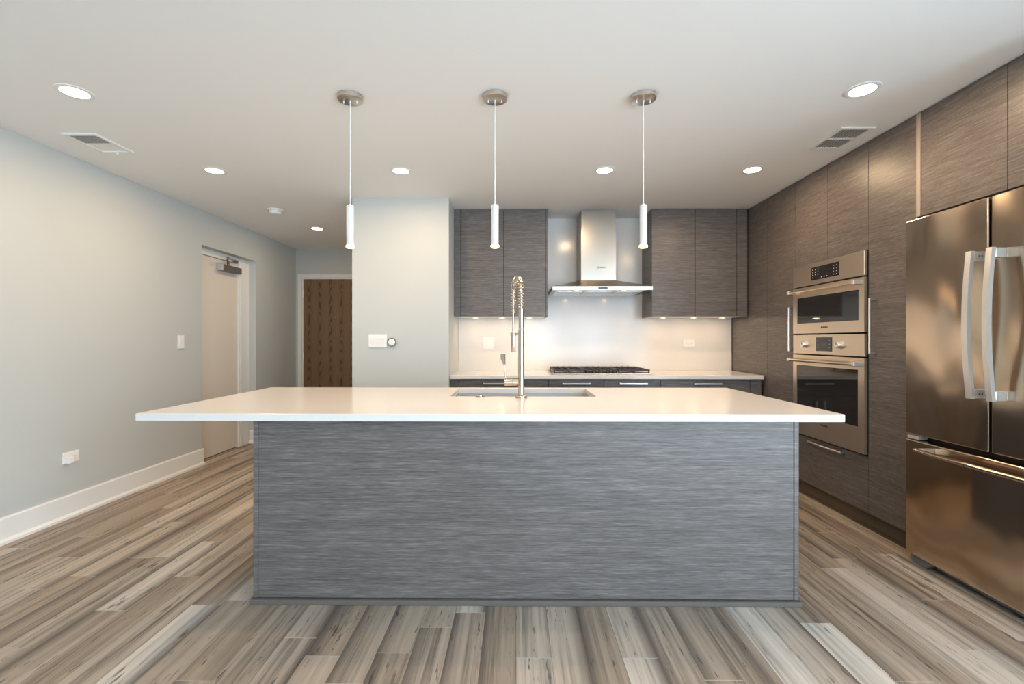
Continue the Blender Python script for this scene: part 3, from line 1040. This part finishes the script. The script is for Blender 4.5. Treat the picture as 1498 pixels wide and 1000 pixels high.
ov = thing('wall_oven', 'stainless built-in oven, lower of the two stacked ovens', 'oven', (2.30, 3.29, 0.474))
obj('housing', MB().box(OX + 0.022, 2.76, OY0 + 0.019, OY1 - 0.017, 0.474, 1.233), 'black_matte', ov)
cp = obj('control_panel', MB().box(OX, OX + 0.021, oy0, oy1, 1.092, 1.235, 0.002), 'oven_steel_lit', ov)
ds = obj('display', MB().box(OX - 0.002, OX, 3.209, 3.380, 1.117, 1.216), 'black', ov, 'dark square display')
sp = [(0.14, v, 1.0, 0.8) for v in (0.25, 0.5, 0.75)] + [(0.86, v, 1.0, 0.8) for v in (0.25, 0.5, 0.75)] + [(0.44, 0.52, 0.8, 0.6), (0.54, 0.52, 0.8, 0.6), (0.62, 0.52, 0.4, 0.6)]
panel_keys(ds, 'mark_dim', OX - 0.002, 3.380, 3.209, 1.117, 1.216, sp, 0.0055)
for ky in (3.500, 3.125):
    k = obj('knob', MB().lathe((OX, ky, 1.163), [(0.028, 0.0), (0.028, -0.004), (0.0225, -0.005), (0.0215, -0.028), (0.019, -0.031), (0, -0.031)], 'X'), 'handle', ov)
    obj('pointer', MB().box(OX - 0.0325, OX - 0.031, ky - 0.0015, ky + 0.0015, 1.163, 1.182), 'logo', k)
dm = MB()
dz0, dz1 = 0.478, 1.082
wy0, wy1, wz0, wz1 = 2.968, 3.612, 0.642, 1.006
dm.box(OX, OX + 0.021, oy0, wy0, dz0, dz1).box(OX, OX + 0.021, wy1, oy1, dz0, dz1).box(OX, OX + 0.021, wy0, wy1, dz0, wz0).box(OX, OX + 0.021, wy0, wy1, wz1, dz1)
dr = obj('door', dm, 'oven_steel_lit', ov)
obj('window_pane', MB().box(OX + 0.003, OX + 0.018, wy0, wy1, wz0, wz1), 'black', dr, 'dark glass window')
oven_bar(dr, 1.044)
brand_mark(dr, (OX - 0.0006, 3.290, 0.588), (0, -1, 0), 0.012)

# narrow tall cabinet
c = thing('tall_narrow_cabinet', 'narrow full-height grey cabinet between ovens and refrigerator', 'cabinet', (2.50, 2.73, 0), 'tall cabinets of the right wall')
obj('carcass', MB().box(TX + 0.021, TD, 2.562, OY0 - 0.002, TB, TT), 'shadow_gap', c)
pd = obj('door', MB().box(TX, TX + 0.02, 2.5635, OY0 - 0.0015, TB, TT, 0.001), 'laminate', c)
obj('handle', pull_v(MB(), 2.852, 1.110, 1.455), 'handle', pd)
toe(c, 2.562, OY0 - 0.002)

# cabinet over the refrigerator with its side panels
c = thing('over_refrigerator_cabinet', 'grey two-door cabinet above the refrigerator', 'cabinet', (2.50, 2.09, 1.875), 'tall cabinets of the right wall')
obj('carcass', MB().box(TX + 0.021, TD, 1.630, 2.553, 1.875, TT), 'shadow_gap', c)
obj('door', MB().box(TX, TX + 0.02, 2.0935, 2.535, 1.872, TT, 0.001), 'laminate', c)
obj('door', MB().box(TX, TX + 0.02, 1.6315, 2.0905, 1.872, TT, 0.001), 'laminate', c)
obj('edge_strip', MB().box(TX - 0.004, TX + 0.020, 2.5365, 2.5615, 1.872, TT, 0.001), 'edge', c, 'paler upright edge strip')
obj('side_panel', MB().box(TX + 0.0205, TD, 2.5540, 2.5605, 0, TT), 'laminate', c)
obj('side_panel', MB().box(TX, TD, 1.600, 1.628, 0, TT), 'laminate', c)

# refrigerator
RX, RY0, RY1 = 2.127, 1.640, 2.540
GM = 2.0915
rf = thing('refrigerator', 'warm-tinted stainless french-door refrigerator with bottom freezer drawer', 'refrigerator', (2.45, 2.09, 0))
obj('case', MB().box(RX + 0.072, 2.80, RY0 + 0.006, RY1 - 0.004, 0.055, 1.825), 'plastic_dark', rf)
obj('door_gasket', MB().box(RX + 0.060, RX + 0.0715, RY0 + 0.012, RY1 - 0.012, 0.07, 1.82), 'black_matte', rf)
ld = obj('door', MB().box(RX, RX + 0.060, GM + 0.0055, RY1, 0.690, 1.842, 0.006, 3), 'steel_fridge', rf)
rd = obj('door', MB().box(RX, RX + 0.060, RY0, GM - 0.0055, 0.690, 1.842, 0.006, 3), 'steel_fridge', rf)
fz = obj('freezer_drawer', MB().box(RX, RX + 0.060, RY0, RY1, 0.046, 0.662, 0.006, 3), 'steel_fridge', rf)


def bow_handle(parent, y, z0, z1):
    n = 17
    mb = MB()
    outer, inner = [], []
    for i in range(n):
        t_ = i / (n - 1)
        z = z0 + (z1 - z0) * t_
        bow = 0.020 * math.sin(math.pi * t_)
        outer.append((RX - 0.066 - bow, z))
        inner.append((RX - 0.048 - bow, z))
    # profile in (x, z), extruded along y
    mb.prism(outer + list(reversed(inner)), 'Y', y - 0.013, y + 0.013)
    bmesh.ops.recalc_face_normals(mb.bm, faces=mb.bm.faces[:])
    h = obj('handle', mb, 'fridge_handle', parent, 'pale bowed bar handle')
    for za, zb in ((z0, z0 + 0.046), (z1 - 0.046, z1)):
        p = obj('handle_post', MB().box(RX - 0.050, RX, y - 0.012, y + 0.012, za + 0.002, zb - 0.002, 0.003), 'fridge_handle', parent)
    return h


bow_handle(ld, GM + 0.030, 0.930, 1.600)
bow_handle(rd, GM - 0.062, 0.930, 1.600)
for z in (0.952, 1.578):
    for xx in (RX - 0.028, RX - 0.016):
        obj('handle_screw', MB().cyl((xx, GM + 0.018, z), (xx, GM + 0.0168, z), 0.003, n=12), 'logo', ld)
fh = obj('handle', MB().tube([(RX - 0.062, 1.775, 0.628), (RX - 0.072, 1.86, 0.628), (RX - 0.078, GM, 0.628), (RX - 0.072, 2.32, 0.628), (RX - 0.062, 2.405, 0.628)], 0.0135, 14, flat=0.8), 'steel_fridge', fz)
for ya in (2.362, 1.788):
    obj('handle_post', MB().box(RX - 0.060, RX, ya, ya + 0.030, 0.616, 0.640, 0.003), 'handle', fz)
obj('hinge_cover', MB().box(RX + 0.004, RX + 0.055, 2.465, 2.532, 0.666, 0.686, 0.002), 'slat', rf, 'light grey bracket between door and drawer')
obj('base_grille', MB().box(RX + 0.045, RX + 0.070, RY0 + 0.04, 2.40, 0.014, 0.052), 'plastic_dark', rf)
ft = MB().prism([(2.525, 0.052), (2.525, 0.014), (2.505, 0.004), (2.452, 0.0), (2.432, 0.004), (2.40, 0.030), (2.36, 0.046), (2.36, 0.052)], 'X', RX + 0.018, RX + 0.052)
obj('foot', ft, 'plastic_dark', rf, 'grey moulded front foot')
ft = MB().prism([(1.655, 0.052), (1.655, 0.014), (1.675, 0.004), (1.728, 0.0), (1.748, 0.004), (1.78, 0.030), (1.82, 0.046), (1.82, 0.052)], 'X', RX + 0.018, RX + 0.052)
obj('foot', ft, 'plastic_dark', rf, 'grey moulded front foot')

# ------------------------------------------------------------------ ceiling fittings


def pendant(x, y, label):
    p = thing('pendant_light', label, 'pendant light', (x, y, CE), 'pendants in a row over the island')
    cn = obj('ceiling_canopy', MB().lathe((x, y, CE - 0.022), [(0.0, 0), (0.058, 0.0), (0.0635, 0.003), (0.0635, 0.0215)], n=48), 'canopy', p)
    for dx in (-0.034, 0.034):
        obj('canopy_screw', MB().lathe((x + dx, y, CE - 0.037), [(0, 0), (0.0034, 0.0005), (0.0034, 0.0148)], n=12), 'plastic', cn)
    obj('cord_grip', MB().lathe((x, y, CE - 0.040), [(0.0, 0), (0.0032, 0.001), (0.0036, 0.0178)], n=12), 'plastic', p)
    obj('cord', MB().cyl((x, y, 1.889), (x, y, CE - 0.039), 0.0021, n=10), 'plastic', p)
    obj('tube_shade', MB().lathe((x, y, 1.680), [(0.0165, 0.0), (0.0185, 0.0), (0.0185, 0.200), (0.0165, 0.205), (0.006, 0.207), (0.005, 0.212), (0, 0.212)]), 'alu', p)
    obj('lens', MB().lathe((x, y, 1.668), [(0, 0), (0.018, 0.0), (0.021, 0.003), (0.021, 0.0118)]), 'lamp_pendant', p)
    return p


PX = [(-0.849, 2.355, 'slim white tube pendant, leftmost of three, by the pale wall block'),
      (-0.108, 2.355, 'slim white tube pendant, middle of three, above the faucet'),
      (0.650, 2.362, 'slim white tube pendant, rightmost of three, near the range hood')]
p0 = pendant(*PX[0])
for x, y, l in PX[1:]:
    dup(p0, (x, y, CE), l)
for x, y, l in PX:
    add_light('pendant_glow', 'AREA', (x, y, 1.662), PENDANT_W, WARM, size=0.03)


def downlight(x, y, label):
    p = thing('recessed_downlight', label, 'downlight', (x, y, CE), 'recessed ceiling downlights')
    obj('trim_ring', MB().lathe((x, y, CE - 0.006), [(0.058, 0.002), (0.064, 0.0), (0.078, 0.003), (0.080, 0.0058), (0.058, 0.0058)], n=48, ring=True), 'plastic', p)
    obj('diffuser', MB().lathe((x, y, CE - 0.0035), [(0, 0), (0.058, 0), (0.058, 0.0028)], n=40), 'lamp', p)
    return p


DL = [(-2.218, 2.300, 'round lit downlight over the left side, by the half-covered ceiling vent'),
      (1.726, 2.315, 'round lit downlight near the refrigerator, by the louvred ceiling vent'),
      (-2.218, 3.375, 'round lit downlight before the hall, left end of the far row'),
      (-0.847, 3.392, 'round lit downlight in the far row, between left and middle pendants'),
      (0.650, 3.392, 'round lit downlight in the far row, straight above the range hood'),
      (1.730, 3.392, 'round lit downlight in the far row, nearest the stacked ovens'),
      (-2.224, 5.140, 'round lit downlight in the hall before the wood door')]
q0 = downlight(*DL[0])
for x, y, l in DL[1:]:
    dup(q0, (x, y, CE), l)
for x, y, l in DL:
    add_light('downlight_glow', 'AREA', (x, y, CE - 0.008), DOWNLIGHT_W * (0.6 if y > 5 else 1.0), WARM, size=0.11)

# ceiling vents
vx0, vx1, vy0, vy1 = 1.898, 2.104, 2.712, 3.018
v = thing('ceiling_vent', 'ceiling vent with two banks of grey louvres near the refrigerator', 'vent', ((vx0 + vx1) / 2, (vy0 + vy1) / 2, CE))


def vent_frame(v, vx0, vx1, vy0, vy1, bar=True):
    z0, z1 = CE - 0.010, CE - 0.0005
    b = 0.022
    f = MB().box(vx0, vx0 + b, vy0, vy1, z0, z1, 0.002).box(vx1 - b, vx1, vy0, vy1, z0, z1, 0.002).box(vx0 + b, vx1 - b, vy0, vy0 + b, z0, z1, 0.002).box(vx0 + b, vx1 - b, vy1 - b, vy1, z0, z1, 0.002)
    m = (vy0 + vy1) / 2
    if bar:
        f.box(vx0 + b, vx1 - b, m - 0.006, m + 0.006, z0 + 0.001, z1)
    return obj('frame', f, 'plastic', v), b, m


_, b_, m_ = vent_frame(v, vx0, vx1, vy0, vy1)
obj('duct_backing', MB().box(vx0 + b_, vx1 - b_, vy0 + b_, vy1 - b_, CE - 0.0012, CE - 0.0004), 'grille', v)
for y0, y1 in ((vy0 + b_, m_ - 0.006), (m_ + 0.006, vy1 - b_)):
    l = MB()
    for k in range(10):
        xx = vx0 + b_ + 0.006 + k * (vx1 - vx0 - 2 * b_ - 0.012) / 9
        l.box(xx - 0.0034, xx + 0.0034, y0, y1, CE - 0.0055, CE - 0.0013)
    obj('louvre_bank', l, 'slat', v, 'bank of thin grey louvres')

vx0, vx1, vy0, vy1 = -2.742, -2.530, 2.752, 3.036
v = thing('ceiling_vent', 'ceiling vent half louvred and half blank near the left wall', 'vent', ((vx0 + vx1) / 2, (vy0 + vy1) / 2, CE))
_, b_, m_ = vent_frame(v, vx0, vx1, vy0, vy1, False)
obj('duct_backing', MB().box(vx0 + b_, vx1 - b_, vy0 + b_, m_, CE - 0.0012, CE - 0.0004), 'grille', v)
l = MB()
for k in range(10):
    xx = vx0 + b_ + 0.006 + k * (vx1 - vx0 - 2 * b_ - 0.012) / 9
    l.box(xx - 0.0034, xx + 0.0034, vy0 + b_, m_ - 0.002, CE - 0.0055, CE - 0.0013)
obj('louvre_bank', l, 'slat', v, 'bank of thin grey louvres')
obj('blank_plate', MB().box(vx0 + b_, vx1 - b_, m_, vy1 - b_, CE - 0.0045, CE - 0.0008), 'plastic', v, 'plain white plate')
obj('damper_lever', MB().box(-2.640, -2.628, vy1 - 0.014, vy1 - 0.008, CE - 0.024, CE - 0.007, 0.002), 'plastic', v)

sm = thing('smoke_detector', 'round white smoke detector on the ceiling before the hall', 'smoke detector', (-2.303, 4.395, CE))
obj('mounting_plate', MB().lathe((-2.303, 4.395, CE - 0.012), [(0.062, 0), (0.070, 0.003), (0.070, 0.0115)]), 'plastic', sm)
obj('cover', MB().lathe((-2.303, 4.395, CE - 0.046), [(0, 0), (0.040, 0.0), (0.054, 0.006), (0.058, 0.018), (0.058, 0.0335)]), 'plastic', sm)
obj('sensing_slot', MB().lathe((-2.303, 4.395, CE - 0.030), [(0.0575, 0), (0.0588, 0.001), (0.0588, 0.004), (0.0575, 0.005)], ring=True), 'slat', sm)

# ------------------------------------------------------------------ wall fittings
# rocker switch, left wall
s1 = thing('light_switch', 'single white rocker switch on the left wall before the white door', 'light switch', (XL, 4.125, 1.179))
obj('plate', MB().box(XL + 0.0005, XL + 0.0075, 4.087, 4.163, 1.119, 1.239, 0.002), 'plastic', s1)
obj('rocker', MB().prism([(XL + 0.0075, 1.146), (XL + 0.0095, 1.146), (XL + 0.0125, 1.212), (XL + 0.0075, 1.212)], 'Y', 4.108, 4.142), 'plastic', s1)

# horizontal outlet, left wall near the floor
s2 = thing('wall_outlet', 'white outlet low on the left wall with a plug-in adapter', 'outlet', (XL, 3.10, 0.405))
obj('plate', MB().box(XL + 0.0005, XL + 0.0075, 3.040, 3.155, 0.368, 0.442, 0.002), 'plastic', s2)
obj('receptacle', MB().box(XL + 0.0075, XL + 0.0095, 3.060, 3.092, 0.385, 0.425, 0.001).box(XL + 0.0075, XL + 0.0095, 3.104, 3.136, 0.385, 0.425, 0.001), 'plastic', s2)
sl_ = MB()
for yc in (3.076, 3.120):
    for dz in (-0.007, 0.007):
        sl_.box(XL + 0.0095, XL + 0.0099, yc - 0.001, yc + 0.006, 0.405 + dz - 0.001, 0.405 + dz + 0.001)
    sl_.cyl((XL + 0.0095, yc - 0.008, 0.405), (XL + 0.0099, yc - 0.008, 0.405), 0.0025, n=10)
obj('socket_slot', sl_, 'slat', s2)
obj('plug_adapter', MB().box(XL + 0.0098, XL + 0.034, 3.058, 3.094, 0.368, 0.412, 0.004), 'plastic', s2)

# switch plate + round dial on the pale wall block
YP = 4.055
s3 = thing('switch_plate', 'wide white three-gang switch plate on the pale wall block', 'light switch', (-1.218, YP, 1.185))
obj('plate', MB().box(-1.298, -1.138, YP - 0.0075, YP - 0.0005, 1.129, 1.241, 0.002), 'plastic', s3)
for k in range(3):
    xc = -1.264 + k * 0.046
    obj('rocker', MB().prism([(YP - 0.0075, 1.152), (YP - 0.0095, 1.152), (YP - 0.0125, 1.218), (YP - 0.0075, 1.218)], 'X', xc - 0.017, xc + 0.017), 'plastic', s3)
s4 = thing('round_thermostat', 'small round thermostat with a dark ring beside the switch plate', 'thermostat', (-1.092, YP, 1.177))
obj('wall_ring', MB().lathe((-1.092, YP - 0.0005, 1.177), [(0.038, 0), (0.038, -0.006), (0.036, -0.010), (0.0302, -0.010), (0.0302, 0)], 'Y', ring=True), 'handle', s4)
obj('dial_ring', MB().lathe((-1.092, YP - 0.0105, 1.177), [(0.0305, 0), (0.0385, 0), (0.0385, -0.006), (0.0305, -0.006)], 'Y', ring=True), 'dial', s4, 'dark metal ring')
obj('face', MB().lathe((-1.092, YP - 0.006, 1.177), [(0.030, 0), (0.030, -0.010), (0.026, -0.012), (0, -0.012)], 'Y'), 'plastic', s4)

# backsplash outlets
YS = 4.733


def outlet_plate(xc, zc, w, h, label):
    s = thing('backsplash_outlet', label, 'outlet', (xc, YS, zc), 'outlets on the white backsplash')
    obj('plate', MB().box(xc - w / 2, xc + w / 2, YS - 0.0070, YS - 0.0005, zc - h / 2, zc + h / 2, 0.002), 'plastic', s)
    return s


o1 = outlet_plate(-0.286, 1.163, 0.105, 0.120, 'white double-gang outlet on the backsplash left of the faucet')
for dx in (-0.024, 0.024):
    obj('receptacle', MB().box(-0.286 + dx - 0.017, -0.286 + dx + 0.017, YS - 0.0095, YS - 0.007, 1.130, 1.196, 0.001), 'plastic', o1)
sl_ = MB()
for zc in (1.147, 1.179):
    for dx in (-0.006, 0.006):
        sl_.box(-0.310 + dx - 0.0015, -0.310 + dx + 0.0015, YS - 0.0099, YS - 0.0095, zc - 0.004, zc + 0.004)
obj('socket_slot', sl_, 'slat', o1)
o2 = outlet_plate(1.763, 1.163, 0.118, 0.074, 'white sideways outlet on the backsplash right of the cooktop')
sl_ = MB()
for dx in (-0.022, 0.022):
    obj('receptacle', MB().box(1.763 + dx - 0.016, 1.763 + dx + 0.016, YS - 0.0095, YS - 0.007, 1.145, 1.181, 0.001), 'plastic', o2)
    for dz in (-0.006, 0.006):
        sl_.box(1.763 + dx - 0.004, 1.763 + dx + 0.004, YS - 0.0099, YS - 0.0095, 1.163 + dz - 0.0015, 1.163 + dz + 0.0015)
obj('socket_slot', sl_, 'slat', o2)
